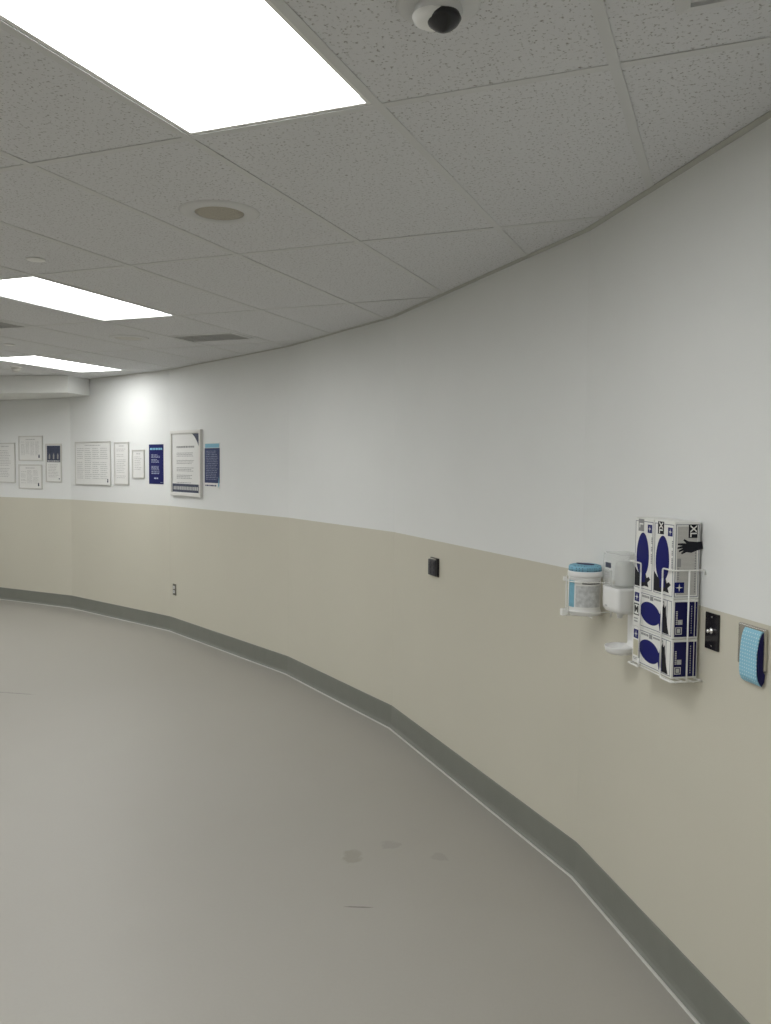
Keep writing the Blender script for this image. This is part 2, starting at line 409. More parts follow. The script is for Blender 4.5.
# ------------------------------------------------------------------ air grilles
def grille(x0, x1, y0, y1, label, n, along='x', name='air_grille', group='air grilles in the ceiling', fr=.022, m_blade=None, angle=.5):
    cx, cy = (x0+x1)/2, (y0+y1)/2; t = thing(name, label, 'air vent', (cx, cy, H_CEIL+.002), 0, group)
    x0, x1, y0, y1 = x0-cx, x1-cx, y0-cy, y1-cy
    f = MB()
    # sloped frame: outer lip flush with the tiles, inner edge a little lower
    for (A, B) in (((x0, y0), (x1, y0)), ((x1, y0), (x1, y1)), ((x1, y1), (x0, y1)), ((x0, y1), (x0, y0))):
        def inn(p, q=fr): return (p[0]+q if p[0] < 0 else p[0]-q, p[1]+q if p[1] < 0 else p[1]-q)
        a_, b_ = inn(A), inn(B)
        f.hexa([(*A, -.003), (*B, -.003), (*b_, -.009), (*a_, -.009)], [(*A, .0005), (*B, .0005), (*b_, .0005), (*a_, .0005)])
    f.build('frame', M['tbar'], t)
    bk = MB(); bk.box(x0+fr, x1-fr, y0+fr, y1-fr, .0008, .0025); bk.build('duct_opening', M['plenum'], t)
    bl = MB(); X0, X1, Y0, Y1 = x0+fr, x1-fr, y0+fr, y1-fr
    for k in range(n):
        if along == 'x':
            y = Y0+(k+.5)*(Y1-Y0)/n; w = (Y1-Y0)/n*.17
            bl.hexa([(X0, y-w, -.004), (X1, y-w, -.004), (X1, y-w+.001, -.0035), (X0, y-w+.001, -.0035)], [(X0, y+w, -.007), (X1, y+w, -.007), (X1, y+w+.001, -.0065), (X0, y+w+.001, -.0065)])
        else:
            x = X0+(k+.5)*(X1-X0)/n; w = (X1-X0)/n*.30
            bl.hexa([(x-w, Y0, -.008), (x-w, Y1, -.008), (x-w+.001, Y1, -.0075), (x-w+.001, Y0, -.0075)], [(x+w, Y0, -.001), (x+w, Y1, -.001), (x+w+.001, Y1, -.0005), (x+w+.001, Y0, -.0005)])
    bl.build('louvre_blades', m_blade or M['tbar'], t); return t
M['blade'] = mat('grey_blade', (.34, .34, .33), rough=.5, noise=.1, nscale=20)
grille(gx(4.95), gx(4.05), gy(2.55), gy(2.80), 'long louvred air grille near the curved wall, right of the middle light panel', 5, 'x', m_blade=M['blade'])
grille(gx(6.98), gx(6.03), gy(1.78), gy(2.0)-.02, 'dark air grille at the left edge, below the middle light panel', 5, 'x', m_blade=M['blade'])
grille(gx(-1.245)+0, gx(-1.245)+.31, gy(-.155)-.31, gy(-.155), 'square ceiling air diffuser cut off at the top right corner', 6, 'x', m_blade=M['tbar'], fr=.03)

# ------------------------------------------------------------------ ceiling camera
t = thing('security_camera', 'white ceiling dome camera with a dark lens window, cut off at the top', 'camera', (gx(-.50), gy(-.335), H_CEIL+.002))
a = MB(); a.lathe([(.0005, -.012), (.062, -.012), (.080, -.010), (.088, -.004), (.088, .0008), (.0005, .0008)], (0, 0, 0), 48); a.build('mount', M['tbar'], t)
a = MB()
a.lathe([(.050, -.012), (.051, -.018), (.049, -.026), (.044, -.028)], (0, 0, 0), 40, cap=False); a.build('collar', M['tbar'], t)
a = MB(); a.lathe([(.044, -.027), (.040, -.036), (.030, -.042), (.0005, -.044)], (-.010, -.004, 0), 40, cap=False); a.build('shell', M['white'], t)
a = MB(); a.lathe([(.0005, -.012), (.020, -.014), (.032, -.024), (.037, -.036), (.031, -.046), (.020, -.055), (.009, -.061), (.0005, -.063)], (.013, -.004, 0), 32)
a.build('lens_housing', M['dark'], t)

# ------------------------------------------------------------------ things hung on the wall
def wall_thing(name, label, cat, i, s, z, group=None):
    loc, rz = on_wall(i, s, z); return thing(name, label, cat, loc, rz, group)

def picture(name, label, i, s0, s1, z0, z1, content, fw=.014, dp=.013, fm=None, group='framed notices on the far wall', name_cat='notice'):
    w, h = s1-s0, z1-z0
    t = wall_thing(name, label, name_cat, i, (s0+s1)/2, z0, group)
    f = MB(); x = w/2
    for (x0, x1, a_, b_) in ((-x, -x+fw, 0, h), (x-fw, x, 0, h), (-x+fw, x-fw, 0, fw), (-x+fw, x-fw, h-fw, h)):
        f.box(x0, x1, -dp, -.001, a_, b_, bev=.0015, seg=1)
    f.build('frame', fm or M['alu'], t)
    p_ = MB(); p_.box(-x+fw, x-fw, -dp*.55, -.002, fw, h-fw)
    content(p_, t, -x+fw, x-fw, fw, h-fw, -dp*.55)
    p_.build('printed_sheet', [M['paper'], M['ink_lt'], M['charcoal'], M['ink']], t)
    return t

def c_text(rows, cols=1, skip=.1, ragged=.3, seal=False, fill=.34, mg=.03):
    def fn(mb, t, x0, x1, z0, z1, y):
        rnd = random.Random(int((x1-x0)*10000)+rows)
        X0, X1, Z0, Z1 = x0+mg, x1-mg, z0+mg*1.1, z1-mg*1.1; cw = (X1-X0)/cols
        word_rows(mb, X0+(X1-X0)*.25, X1-(X1-X0)*.25, Z1-.004, Z1+.012, 1, y, fill=.7, ragged=0, rnd=rnd, mi=1)
        for c in range(cols):
            word_rows(mb, X0+c*cw, X0+(c+1)*cw-.012, Z0+.02, Z1-.02, rows, y, skip=skip, ragged=ragged, fill=fill, rnd=rnd, mi=1)
        if seal:
            mb.lathe([(.0005, -.0008), (.013, -.0008), (.013, 0), (.0005, 0)], (x1-mg-.02, y, z0+mg+.005), 20, axis='y', mi=2)
            mb.box(x1-mg-.03, x1-mg-.01, y-.0007, y, z0+mg+.018, z0+mg+.032, 2)
    return fn
picture('framed_notice', 'silver framed notice with a column of text, cut off by the left edge', 0, -.14, .240, 1.468, 1.962, c_text(18, 1))
picture('framed_notice', 'upper of the two stacked landscape frames at the far left', 0, .307, .735, 1.741, 2.044, c_text(12, 4, .05, seal=True))
picture('framed_notice', 'lower of the two stacked landscape frames at the far left', 0, .301, .720, 1.400, 1.698, c_text(12, 3, .1, seal=True))
def c_navytop(mb, t, x0, x1, z0, z1, y):
    mid = z0+(z1-z0)*.52; p = MB(); p.box(x0+.008, x1-.008, y-.0006, y, mid, z1-.010)
    rnd = random.Random(5); yy = y-.0006
    for k in range(3):
        x = x0+.05+k*(x1-x0-.10)/2; hh = rnd.uniform(.05, .09)
        p.prism([(x-.012, mid+.04), (x+.012, mid+.035), (x+.016, mid+.03+hh*.6), (x+.004, mid+.03+hh), (x-.010, mid+.03+hh*.7)], 'y', yy-.0005, yy, 1)
    word_rows(p, x0+.02, x1-.02, mid+.006, mid+.022, 1, yy, fill=.6, ragged=0, rnd=rnd, mi=2)
    p.build('photo_panel', [M['charcoal'], M['ink'], M['paper']], t)
    word_rows(mb, x0+.03, x1-.03, z0+.04, mid-.02, 9, y, fill=.32, rnd=rnd, mi=1)
    mb.box(x1-.035, x1-.02, y-.0006, y, z0+.02, z0+.035, 2)
picture('framed_poster', 'narrow silver frame with a dark picture over white text', 0, .788, 1.060, 1.490, 1.948, c_navytop)
picture('framed_notice', 'widest silver framed notice on the wall, with a small dark emblem at its lower right', 1, .115, .880, 1.469, 1.966, c_text(16, 4, .06, seal=True))
picture('framed_notice', 'tall narrow silver framed notice beside the widest frame', 1, .955, 1.242, 1.487, 1.953, c_text(17, 1, .1))
picture('framed_notice', 'smallest silver framed notice, left of the navy poster', 1, 1.308, 1.540, 1.562, 1.867, c_text(9, 1, .1))

# navy poster with white lettering, unframed
w, h = .258, .412
t = wall_thing('navy_poster', 'narrow solid navy poster with white lines of text, unframed', 'poster', 1, 1.746, 1.509)
mb = MB(); mb.box(-w/2, w/2, -.0035, -.0005, 0, h); rnd = random.Random(11)
word_rows(mb, -w/2+.02, w/2-.02, h-.06, h-.035, 1, -.0035, fill=.8, ragged=0, wmin=.03, wmax=.05, rnd=rnd, mi=1)
for a_, b_, n_ in ((.27, .31, 3), (.22, .26, 3), (.14, .19, 4), (.10, .135, 2)):
    word_rows(mb, -w/2+.045, w/2-.06, a_, b_, n_, -.0035, fill=.45, ragged=.35, rnd=rnd, mi=2)
word_rows(mb, -.035, .035, .05, .07, 1, -.0035, fill=.7, ragged=0, rnd=rnd, mi=2)
word_rows(mb, w/2-.05, w/2-.015, .012, .022, 1, -.0035, fill=.7, ragged=0, rnd=rnd, mi=2)
mb.build('printed_sheet', [M['navy'], M['teal'], M['pale_print']], t)

# big framed poster with a dark band and a dark corner
def c_big(mb, t, x0, x1, z0, z1, y):
    p = MB(); p.box(x0+.006, x1-.006, y-.0008, y, z0+.006, z0+.088); rnd = random.Random(4)
    word_rows(p, x0+.03, x1-.03, z0+.022, z0+.07, 1, y-.0008, fill=.7, ragged=0, wmin=.02, wmax=.035, gap=.010, rnd=rnd, mi=1)
    p.build('lettered_band', [M['charcoal'], M['ink_lt']], t)
    n_ = 10; X, Z = x1-.006, z1-.006; pts = [(X, Z)]
    for k in range(n_+1):
        a_ = k/n_; pts.append((X-.165*(1-a_)**1.35, Z-.165*a_**1.35))
    p = MB(); p.prism(pts, 'y', y-.0008, y); p.build('dark_corner', M['charcoal'], t)
    word_rows(mb, x0+.10, x1-.12, z1-.145, z1-.12, 1, y, fill=.7, ragged=0, rnd=rnd, wmax=.05, mi=3)
    for k in range(5):
        zc = z1-.20-k*.073
        word_rows(mb, x0+.10, x1-.10, zc-.03, zc+.015, 3, y, fill=.36, ragged=.25, rnd=rnd, mi=3)
M['frame_w'] = mat('white_frame', (.74, .73, .70), rough=.35, noise=.02, nscale=20)
picture('framed_poster', 'largest framed poster, thick white frame with a dark lettered band and dark top corner', 2, .068, .738, 1.405, 2.050, c_big, fw=.030, dp=.030, fm=M['frame_w'])

# slate blue poster
w, h = .300, .430
t = wall_thing('blue_poster', 'slate blue poster with fine white print, right of the largest framed poster', 'poster', 2, .932, 1.490)
mb = MB(); rnd = random.Random(8); mb.box(-w/2, w/2, -.0035, -.0005, 0, h)
word_rows(mb, -w/2+.015, w/2-.06, .02, .04, 1, -.0035, fill=.6, ragged=0, rnd=rnd, mi=1); mb.build('printed_sheet', [M['paper'], M['navy']], t)
mb = MB(); mb.box(-w/2, w/2, -.0042, -.0035, .055, h-.050)
word_rows(mb, -w/2+.03, w/2-.03, .08, h-.07, 17, -.0042, fill=.35, ragged=.2, wmin=.006, wmax=.016, gap=.014, rnd=rnd, skip=.05, mi=1)
mb.build('blue_panel', [M['slate'], M['pale_print']], t)
mb = MB(); mb.box(-w/2+.01, w/2-.01, -.0042, -.0035, h-.046, h-.008); mb.build('header_strip', M['teal'], t)
mb = MB(); mb.prism([(w/2-.035, .01), (w/2-.008, .03), (w/2-.008, .12), (w/2-.022, .07)], 'y', -.0052, -.0042); mb.build('corner_ribbon', M['teal'], t)

# ------------------------------------------------------------------ outlets and plates
def screw(mb, x, z, y, r=.0035, mi=0): mb.lathe([(.0004, -.0012), (r*.7, -.0012), (r, 0), (.0004, 0)], (x, y, z), 12, axis='y', mi=mi)
t = wall_thing('power_outlet', 'low steel duplex power outlet on the beige wall, near the far baseboard', 'power outlet', 2, .105, .382)
mb = MB(); mb.box(-.037, .037, -.006, -.0005, 0, .116, bev=.002); mb.build('cover_plate', mat('dull_steel_plate', (.20, .19, .165), rough=.35, metal=.7, noise=.1, nscale=40), t)
for zc in (.036, .080):
    mb = MB(); mb.box(-.020, .014, -.009, -.006, zc-.015, zc+.015, bev=.003)
    mb.build('receptacle', M['plastic'], t)
    sl = [c for c in t.children][-1]
    s_ = MB(); s_.box(-.010, -.008, -.0095, -.009, zc-.006, zc+.006); s_.box(.002, .004, -.0095, -.009, zc-.006, zc+.006); s_.build('slots', M['dark'], sl)

t = wall_thing('black_wall_control', 'small black boxed wall control on the beige wall, left of the wipes canister', 'wall control', 4, .655, 1.085)
mb = MB(); mb.box(-.056, .056, -.008, -.0005, 0, .108, bev=.002); mb.build('plate', M['darksteel'], t)
mb = MB(); mb.box(-.050, .050, -.026, -.008, .006, .098, bev=.004); mb.build('face', mat('charcoal_keys', (.035, .035, .042), rough=.35, noise=.5, nscale=90), t)
mb = MB(); mb.box(-.030, .036, -.022, -.008, .0985, .1045, bev=.002); mb.build('top_clip', M['chrome'], t)
for r_ in range(3):
    for c_ in range(2):
        mb = MB(); x = -.022+c_*.044; z = .026+r_*.026; mb.box(x-.014, x+.014, -.029, -.026, z-.009, z+.009, bev=.002); mb.build('key', mat('dark_key', (.06, .06, .07), rough=.4, noise=.2, nscale=60) if r_+c_ == 0 else bpy.data.materials['dark_key'], t)

t = wall_thing('dark_socket_plate', 'polished dark wall plate with a chrome fitting, between glove rack and blue flap', 'wall plate', 5, .927, 1.167)
mb = MB(); mb.box(-.035, .035, -.006, -.0005, 0, .112, bev=.0015); mb.build('plate', M['darksteel'], t)
mb = MB(); mb.lathe([(.0004, -.021), (.004, -.021), (.006, -.018), (.005, -.013), (.007, -.010), (.010, -.008), (.010, -.006), (.0004, -.006)], (-.002, 0, .058), 24, axis='y')
mb.build('chrome_fitting', M['chrome'], t)
for zc in (.012, .100): mb = MB(); screw(mb, 0, zc, -.006, .003); mb.build('screw', M['steel'], t)

# steel plate with pale blue curved flap
t = wall_thing('blue_flap_plate', 'steel wall plate with a pale blue dotted flap hanging over it, at the right edge', 'wall plate', 5, 1.126, 1.162)
mb = MB(); mb.box(-.060, .060, -.012, -.0005, 0, .117, bev=.004, seg=3); mb.build('plate', M['steel'], t)
prof = [(-.012, .108), (-.017, .100), (-.021, .088), (-.024, .070), (-.026, .048), (-.027, .022), (-.027, -.012), (-.025, -.026), (-.020, -.037), (-.014, -.043)]
mb = MB(); poly = prof+[(-.006, -.030), (-.004, -.010), (-.0125, .004), (-.0125, .10)]
mb.prism([(y*.92, z) for y, z in poly], 'x', -.012, .054); mb.build('flap_body', M['deepnavy'], t)
mb = MB(); th = .0030
outer = [(y-th*.9, z+th*.5) for y, z in prof]
for (a0, a1, b0, b1), u0, u1 in zip(zip(prof[:-1], prof[1:], outer[:-1], outer[1:]), (.052, .052, .051, .050, .049, .050, .052, .054, .056), (.052, .051, .050, .049, .050, .052, .054, .056, .057)):
    X0 = -.024
    mb.hexa([(X0, *a0), (X0, *a1), (X0, *b1), (X0, *b0)], [(u0, *a0), (u1, *a1), (u1, *b1), (u0, *b0)])
bmesh.ops.remove_doubles(mb.bm, verts=mb.bm.verts, dist=.0001)
mb.build('flap', M['skydot'], t)

# ------------------------------------------------------------------ glove box rack and cartons
RK = .740
t = wall_thing('glove_rack', 'white wire rack on the wall holding four glove boxes', 'wire rack', 5, RK, 1.052)
WR = .0027
D1 = .108
for sgn in (-1, 1):
    xs = sgn*.139; xf = sgn*(.064 if sgn < 0 else .073)
    side = MB()
    zt, zb = .352, .006
    # top and bottom rails: from the wall along the side, around the chamfered corner to the front upright
    top = rounded([(xs, -.002, zt-.014), (xs, -.004, zt), (xs, -D1, zt), (xf, -D1, zt), (xf, -D1, zt-.03)], .008)
    bot = rounded([(xs, -.002, zb), (xs, -D1, zb), (xf, -D1, zb), (xf, -D1, zb+.03)], .008)
    side.tube(top, WR); side.build('upper_rail', M['wire'], t); side = MB(); side.tube(bot, WR); side.build('lower_rail', M['wire'], t)
    up = MB(); up.tube([(xf, -D1, zb+.03), (xf, -D1, zt-.03)], WR); up.build('upright', M['wire'], t)
    up = MB(); up.tube([(xs, -.056, zb), (xs, -.056, zt)], WR); up.build('upright', M['wire'], t)
bk = MB()
for x in (-.10, -.035, .035, .10): bk.tube([(x, -.004, .002), (x, -.004, .340)], WR*.9)
for z in (.12, .23, .335): bk.tube([(-.105, -.004, z), (.105, -.004, z)], WR*.9)
bk.tube([(-.137, -.004, .006), (.137, -.004, .006)], WR*.9)
for y in (-.03, -.06, -.09): bk.tube([(-.136, y, .003), (.136, y, .003)], WR*.9)
bk.build('back_grid', M['wire'], t)

def oval(cx, cz, a_, b_, n=30, tilt=0, egg=0):
    o = []
    for k in range(n):
        p_ = 2*math.pi*k/n; x, z = a_*math.cos(p_)*(1+egg*math.sin(p_)), b_*math.sin(p_)
        o.append((cx+x*math.cos(tilt)-z*math.sin(tilt), cz+x*math.sin(tilt)+z*math.cos(tilt)))
    return o
def hand(cx, cz, sc, turn=0, flip=1):
    """outline of a dark gloved hand seen from the side, fingers along +x"""
    P = [(-1.0, -.28), (-1.0, .30), (-.55, .34), (-.25, .42), (.10, .50), (.42, .74), (.52, .66), (.30, .38), (.62, .46), (1.0, .50), (1.02, .38), (.62, .26),
         (1.05, .22), (1.10, .10), (.62, .08), (1.0, -.04), (1.0, -.16), (.58, -.10), (.84, -.26), (.80, -.36), (.40, -.28), (.0, -.40), (-.5, -.30)]
    return [(cx+sc*(x*math.cos(turn)-flip*z*math.sin(turn)), cz+sc*(x*math.sin(turn)+flip*z*math.cos(turn))) for x, z in P]

def border(mb, x0, x1, z0, z1, w, plane, side='front', mi=0):
    for (a0, a1, b0, b1) in ((x0, x1, z0, z0+w), (x0, x1, z1-w, z1), (x0, x0+w, z0+w, z1-w), (x1-w, x1, z0+w, z1-w)):
        if side == 'front': mb.box(a0, a1, plane-.0004, plane, b0, b1, mi)
        else: mb.box(plane, plane+.0004, a0, a1, b0, b1, mi)
def star(mb, u, z, s, plane, axis, mi):
    for r_ in range(4):
        c_, s_ = math.cos(r_*math.pi/2), math.sin(r_*math.pi/2)
        tri = [(0, .16), (.75, 0), (0, -.16)]
        mb.prism([(u+s*(p*c_-q*s_), z+s*(p*s_+q*c_)) for p, q in tri], axis, min(plane), max(plane), mi)
def logo_front(t, x, z, s, y):
    mb = MB(); mb.box(x-s, x+s, y-.0005, y, z-s, z+s); star(mb, x, z, s, (y-.0009, y-.0005), 'y', 1); mb.build('logo_square', [M['logo'], M['carton']], t)
def logo_end(t, y, z, s, x):
    mb = MB(); mb.box(x, x+.0005, y-s, y+s, z-s, z+s); star(mb, y, z, s, (x+.0005, x+.0009), 'x', 1); mb.build('logo_square', [M['logo'], M['carton']], t)

# cartons: local x along the wall, -y out of it, origin at the bottom back centre
BD = .088; BACK = -.009
def tall_box(label, s, size):
    w, h = .122, .240; x0, x1 = -w/2, w/2; yf = BACK-BD
    t = wall_thing('glove_box', label, 'glove box', 5, s, 1.3125, 'boxes of exam gloves in the wire rack')
    mb = MB(); mb.box(x0, x1, yf, BACK, 0, h, bev=.0015, seg=1)
    border(mb, x0+.004, x1-.004, .006, h-.010, .0022, yf, mi=1)
    for z0_, z1_ in ((.095, .13), (.135, .155), (.16, .185)):
        zz = z0_
        while zz < z1_-.004: mb.box(.047, .0535, yf-.0004, yf, zz, zz+.0035, 2); zz += .0055
    border(mb, yf+.004, BACK-.004, .006, h-.008, .0022, x1, 'end', mi=1)
    mb.build('carton', [M['carton'], M['line'], M['ink']], t)
    f = MB(); f.prism(oval(-.006, .120, .040, .072, 40, egg=-.12), 'y', yf-.0010, yf-.0002); f.build('dispensing_flap', M['blue'], t)
    g_ = MB(); g_.prism([(x0+.006, .012), (-.012, .012), (.012, .018), (.036, .016), (.028, .030), (.046, .042), (.036, .050), (.022, .044), (.014, .062), (.020, .084), (-.018, .084), (-.020, .060), (-.034, .058), (x0+.006, .074)], 'y', yf-.0007, yf)
    g_.build('glove_print', M['black'], t)
    g_ = MB(); g_.prism([(-.018, .026), (.014, .030), (.012, .062), (.018, .088), (-.022, .088), (-.020, .060)], 'y', yf-.0013, yf-.0008)
    g_.build('wrist_print', M['blue'], t)
    m_ = M['black'] if size == 'XL' else M['ink']
    b_ = MB(); b_.box(-.038, -.002, yf-.0005, yf, .196, .236); blk = b_.build('size_square', m_, t)
    lettering(size, .030 if size == 'XL' else .034, M['carton'], blk, (-.020, yf-.0008, .216), turn=-math.pi/2)
    logo_front(t, .036, .207, .0135, yf)
    # right end
    e = MB(); e.box(x1, x1+.0004, yf+.010, BACK-.010, .012, h-.014)
    e.box(x1+.0004, x1+.0008, -.086, -.073, .100, .126, 1)
    zz = .060
    while zz < .094: e.box(x1+.0004, x1+.0008, -.085, -.079, zz, zz+.004, 1); zz += .0065
    zz = .02
    while zz < .15: e.box(x1+.0004, x1+.0008, -.026, -.022, zz, zz+.005, 1); zz += .008
    e.build('end_panel', [M['carton_grey'], M['ink']], t)
    e = MB(); e.box(x1+.0004, x1+.0009, -.050, -.020, .190, .232); blk = e.build('size_square', M['black'], t)
    lettering(size, .030, M['carton'], blk, (x1+.0012, -.035, .211), turn=-math.pi/2, side='end')
    e = MB(); e.prism(hand(-.042, .160, .041, turn=math.radians(190), flip=-1), 'x', x1+.0005, x1+.0012); e.build('hand_print', M['black'], t)
    logo_end(t, -.077, .036, .0165, x1+.0004)
    return t
tall_box('upright glove box marked L, left of the two upright boxes in the wire rack', .672, 'L')
tall_box('upright glove box marked XL, right of the two upright boxes in the wire rack', .797, 'XL')

def wide_box(label, z, size):
    w, h = .248, .123; x0, x1 = -w/2, w/2; yf = BACK-BD
    t = wall_thing('glove_box', label, 'glove box', 5, .735, z, 'boxes of exam gloves in the wire rack')
    mb = MB(); mb.box(x0, x1, yf, BACK, 0, h, bev=.0015, seg=1); rnd = random.Random(3)
    border(mb, x0+.050, x1-.006, .006, h-.006, .0022, yf, mi=1); mb.box(x1-.034, x1-.0315, yf-.0004, yf, .006, h-.006, 1)
    word_rows(mb, x0+.058, x0+.106, h-.022, h-.010, 1, yf, th=.0004, fill=.6, ragged=0, wmin=.004, wmax=.009, gap=.002, rnd=rnd, mi=2)
    mb.box(x0+.110, x0+.130, yf-.0004, yf, h-.024, h-.010, 2)
    word_rows(mb, x0+.136, x1-.045, h-.021, h-.011, 1, yf, th=.0004, fill=.6, ragged=0, wmin=.004, wmax=.009, gap=.002, rnd=rnd, mi=2)
    word_rows(mb, x0+.008, x0+.036, .010, .030 if size else .020, 2, yf, th=.0004, fill=.5, ragged=.2, wmin=.004, wmax=.009, gap=.002, rnd=rnd, mi=2)
    mb.build('carton', [M['carton'], M['line'], M['ink']], t)
    f = MB(); f.prism(oval(-.012, .056, .064, .036, 36, tilt=-.10), 'y', yf-.0010, yf-.0002); f.build('dispensing_flap', M['blue'], t)
    g_ = MB(); g_.prism([(.056, .090), (.062, .102), (.066, .088), (.072, .104), (.076, .088), (.084, .098), (.086, .070), (.096, .030), (.104, .010), (.064, .010), (.058, .030), (.044, .040), (.052, .062)], 'y', yf-.0007, yf)
    g_.build('glove_print', M['black'], t)
    g_ = MB(); g_.prism([(.044, .036), (.052, .012), (.070, .012), (.068, .070), (.048, .066)], 'y', yf-.0013, yf-.0008); g_.build('wrist_print', M['blue'], t)
    logo_front(t, x0+.024, .098, .015, yf)
    if size:
        b_ = MB(); b_.box(x0+.006, x0+.042, yf-.0005, yf, .036, .076); blk = b_.build('size_square', M['black'], t)
        b2 = MB(); b2.box(x0+.010, x0+.038, yf-.0009, yf-.0005, .040, .072); b2.build('size_panel', M['carton'], blk)
        lettering(size, .032, M['black'], blk, (x0+.024, yf-.0012, .056))
    else:
        b_ = MB(); b_.box(x0+.008, x0+.038, yf-.0005, yf, .026, .078); b_.build('blank_patch', M['beige'], t)
    e = MB(); e.box(x1, x1+.0005, yf+.007, BACK-.014, .006, h-.008); e.box(x1, x1+.0005, BACK-.011, BACK-.004, .006, h-.008); X = x1+.0005
    for (yc, zc, a_) in ((-.076, .025, .0115), (-.071, .052, .0075)):
        border(e, yc-a_, yc+a_, zc-a_, zc+a_, .0030, X, 'end', 1); e.box(X, X+.0004, yc-a_*.5, yc+a_*.5, zc-a_*.55, zc+a_*.55, 1)
    zz = .045
    while zz < .088: e.box(X, X+.0004, -.086, -.080, zz, zz+.0035, 1); zz += .0055
    zz = .016
    while zz < .10: e.box(X, X+.0004, -.034, -.0315, zz, zz+.004, 1); zz += .0075
    e.build('end_panel', [M['deepnavy'], M['ink_lt']], t)
    return t
wide_box('flat-lying glove box without a size letter, lowest in the wire rack', 1.0635, None)
wide_box('flat-lying glove box marked M, under the two upright boxes', 1.1885, 'M')

# ------------------------------------------------------------------ hand sanitizer dispenser
t = wall_thing('hand_sanitizer_dispenser', 'white wall soap dispenser with clear top and drip tray, between canister and glove rack', 'sanitizer dispenser', 5, .464, 1.055)
bp_ = MB(); bp_.box(-.050, .050, -.014, -.0005, .12, .354, bev=.005)
bp_.prism([(-.052, .13), (-.050, .02), (-.042, .004), (.042, .004), (.050, .02), (.052, .13)], 'y', -.012, -.0006)
bp_.build('back_plate', M['plastic'], t)
def shell(z0, z1, w0, d0, w1, d1, rad, name, m_, floor=True):
    mb = MB(); rings = []
    L = 9
    for k in range(L):
        u = k/(L-1); z = z0+(z1-z0)*u
        w = w0+(w1-w0)*u; d = d0+(d1-d0)*u
        if floor and u < .3:                 # the chin curves in underneath
            q = math.sqrt(max(0, 1-(1-u/.3)**2)); d = d*(.90+.10*q); w = w*(.95+.05*q)
        ring = [(-w, -.012)]
        for (cx, sg) in ((-w+rad, -1), (w-rad, 1)):
            for s in range(6):
                a_ = math.pi/2*s/5
                if sg < 0: ring.append((cx-rad*math.cos(a_), -d+rad-rad*math.sin(a_)))
                else: ring.append((cx+rad*math.sin(a_), -d+rad-rad*math.cos(a_)))
        ring.append((w, -.012)); rings.append([mb.bm.verts.new((x, y, z)) for x, y in ring])
    n_ = len(rings[0])
    for A, B in zip(rings[:-1], rings[1:]):
        for q in range(n_): 
            f = mb.bm.faces.new((A[q], A[(q+1) % n_], B[(q+1) % n_], B[q])); f.smooth = q < n_-1
    mb.bm.faces.new(rings[0]); mb.bm.faces.new(rings[-1])
    return mb.build(name, m_, t)
body = shell(.150, .240, .061, .112, .061, .113, .014, 'lower_body', M['plastic'])
mk = MB(); mk.box(-.030, -.014, -.1142, -.1120, .168, .174); mk.build('small_mark', M['ink_lt'], body)
shell(.2405, .356, .061, .113, .061, .112, .014, 'clear_cover', M['clear'], floor=False)
rf = MB(); rf.lathe([(.0005, .241), (.030, .241), (.033, .250), (.033, .312), (.026, .328), (.0005, .332)], (0, -.055, 0), 32); rf.build('refill_bottle', mat('gel_refill', (.66, .67, .65), rough=.25, noise=.05, nscale=30), t)
mb = MB(); mb.box(-.057, .057, -.100, -.016, .3565, .361, bev=.0015); mb.build('top_cap', M['clear'], t)
tx = MB(); yy = -.1145
tx.box(-.030, .008, yy, yy+.003, .308, .326)
tx.build('brand_mark', M['charcoal'], t)
tx = MB(); rnd = random.Random(21); tx.box(-.034, .020, yy+.0008, yy+.0014, .246, .300)
word_rows(tx, -.030, .014, .250, .298, 6, yy+.0008, th=.001, fill=.45, ragged=.4, wmin=.004, wmax=.01, gap=.003, rnd=rnd, mi=1); tx.build('text_label', [M['clear'], M['ink']], t)
nz = MB(); nz.lathe([(.0005, .128), (.008, .128), (.012, .146), (.012, .150), (.0005, .150)], (0, -.070, 0), 20); nz.build('nozzle', M['plastic'], t)
# drip tray: a shallow oval dish carried on the back plate
tr = MB(); n_ = 36; rings = []
for (k_, z) in ((.74, .001), (.93, .008), (1.0, .024), (.985, .029), (.93, .026), (.84, .013), (.02, .010)):
    rings.append([tr.bm.verts.new((.055*k_*math.cos(2*math.pi*q/n_), -.064+.056*k_*math.sin(2*math.pi*q/n_), z)) for q in range(n_)])
for A, B in zip(rings[:-1], rings[1:]):
    for q in range(n_): f = tr.bm.faces.new((A[q], A[(q+1) % n_], B[(q+1) % n_], B[q])); f.smooth = True
tr.bm.faces.new(rings[0]); tr.bm.faces.new(rings[-1])
tr.build('drip_tray', M['plastic'], t)
fl = MB(); fl.prism([(-.012, .004), (-.012, .060), (-.016, .040), (-.026, .024), (-.050, .010), (-.050, .003)], 'x', -.034, .034); fl.build('tray_arm', M['plastic'], t)

# ------------------------------------------------------------------ wipes canister in its wire holder
CS, CD, CR = .193, .080, .063
t = wall_thing('canister_holder', 'white wire holder carrying the wipes canister', 'wire holder', 5, CS, 1.1405)
ho = MB()
def arc(r, z, a0, a1, n=24): return [(r*math.cos(a0+(a1-a0)*k/n), -CD+r*math.sin(a0+(a1-a0)*k/n), z) for k in range(n+1)]
for z in (.026, .140):
    P = [(-CR-.006, -.003, z)]+arc(CR+.006, z, math.pi, 2*math.pi)+[(CR+.006, -.003, z)]
    ho.tube(P, .0022)
for a_ in (math.pi*1.38, math.pi*1.53): 
    x, y = (CR+.007)*math.cos(a_), -CD+(CR+.007)*math.sin(a_); ho.tube([(x, y, .006), (x, y, .156)], .0024)
ho.tube([(-CR-.007, -.003, .006), (-CR-.007, -.003, .156)], .0024); ho.tube([(CR+.007, -.003, .006), (CR+.007, -.003, .156)], .0024)
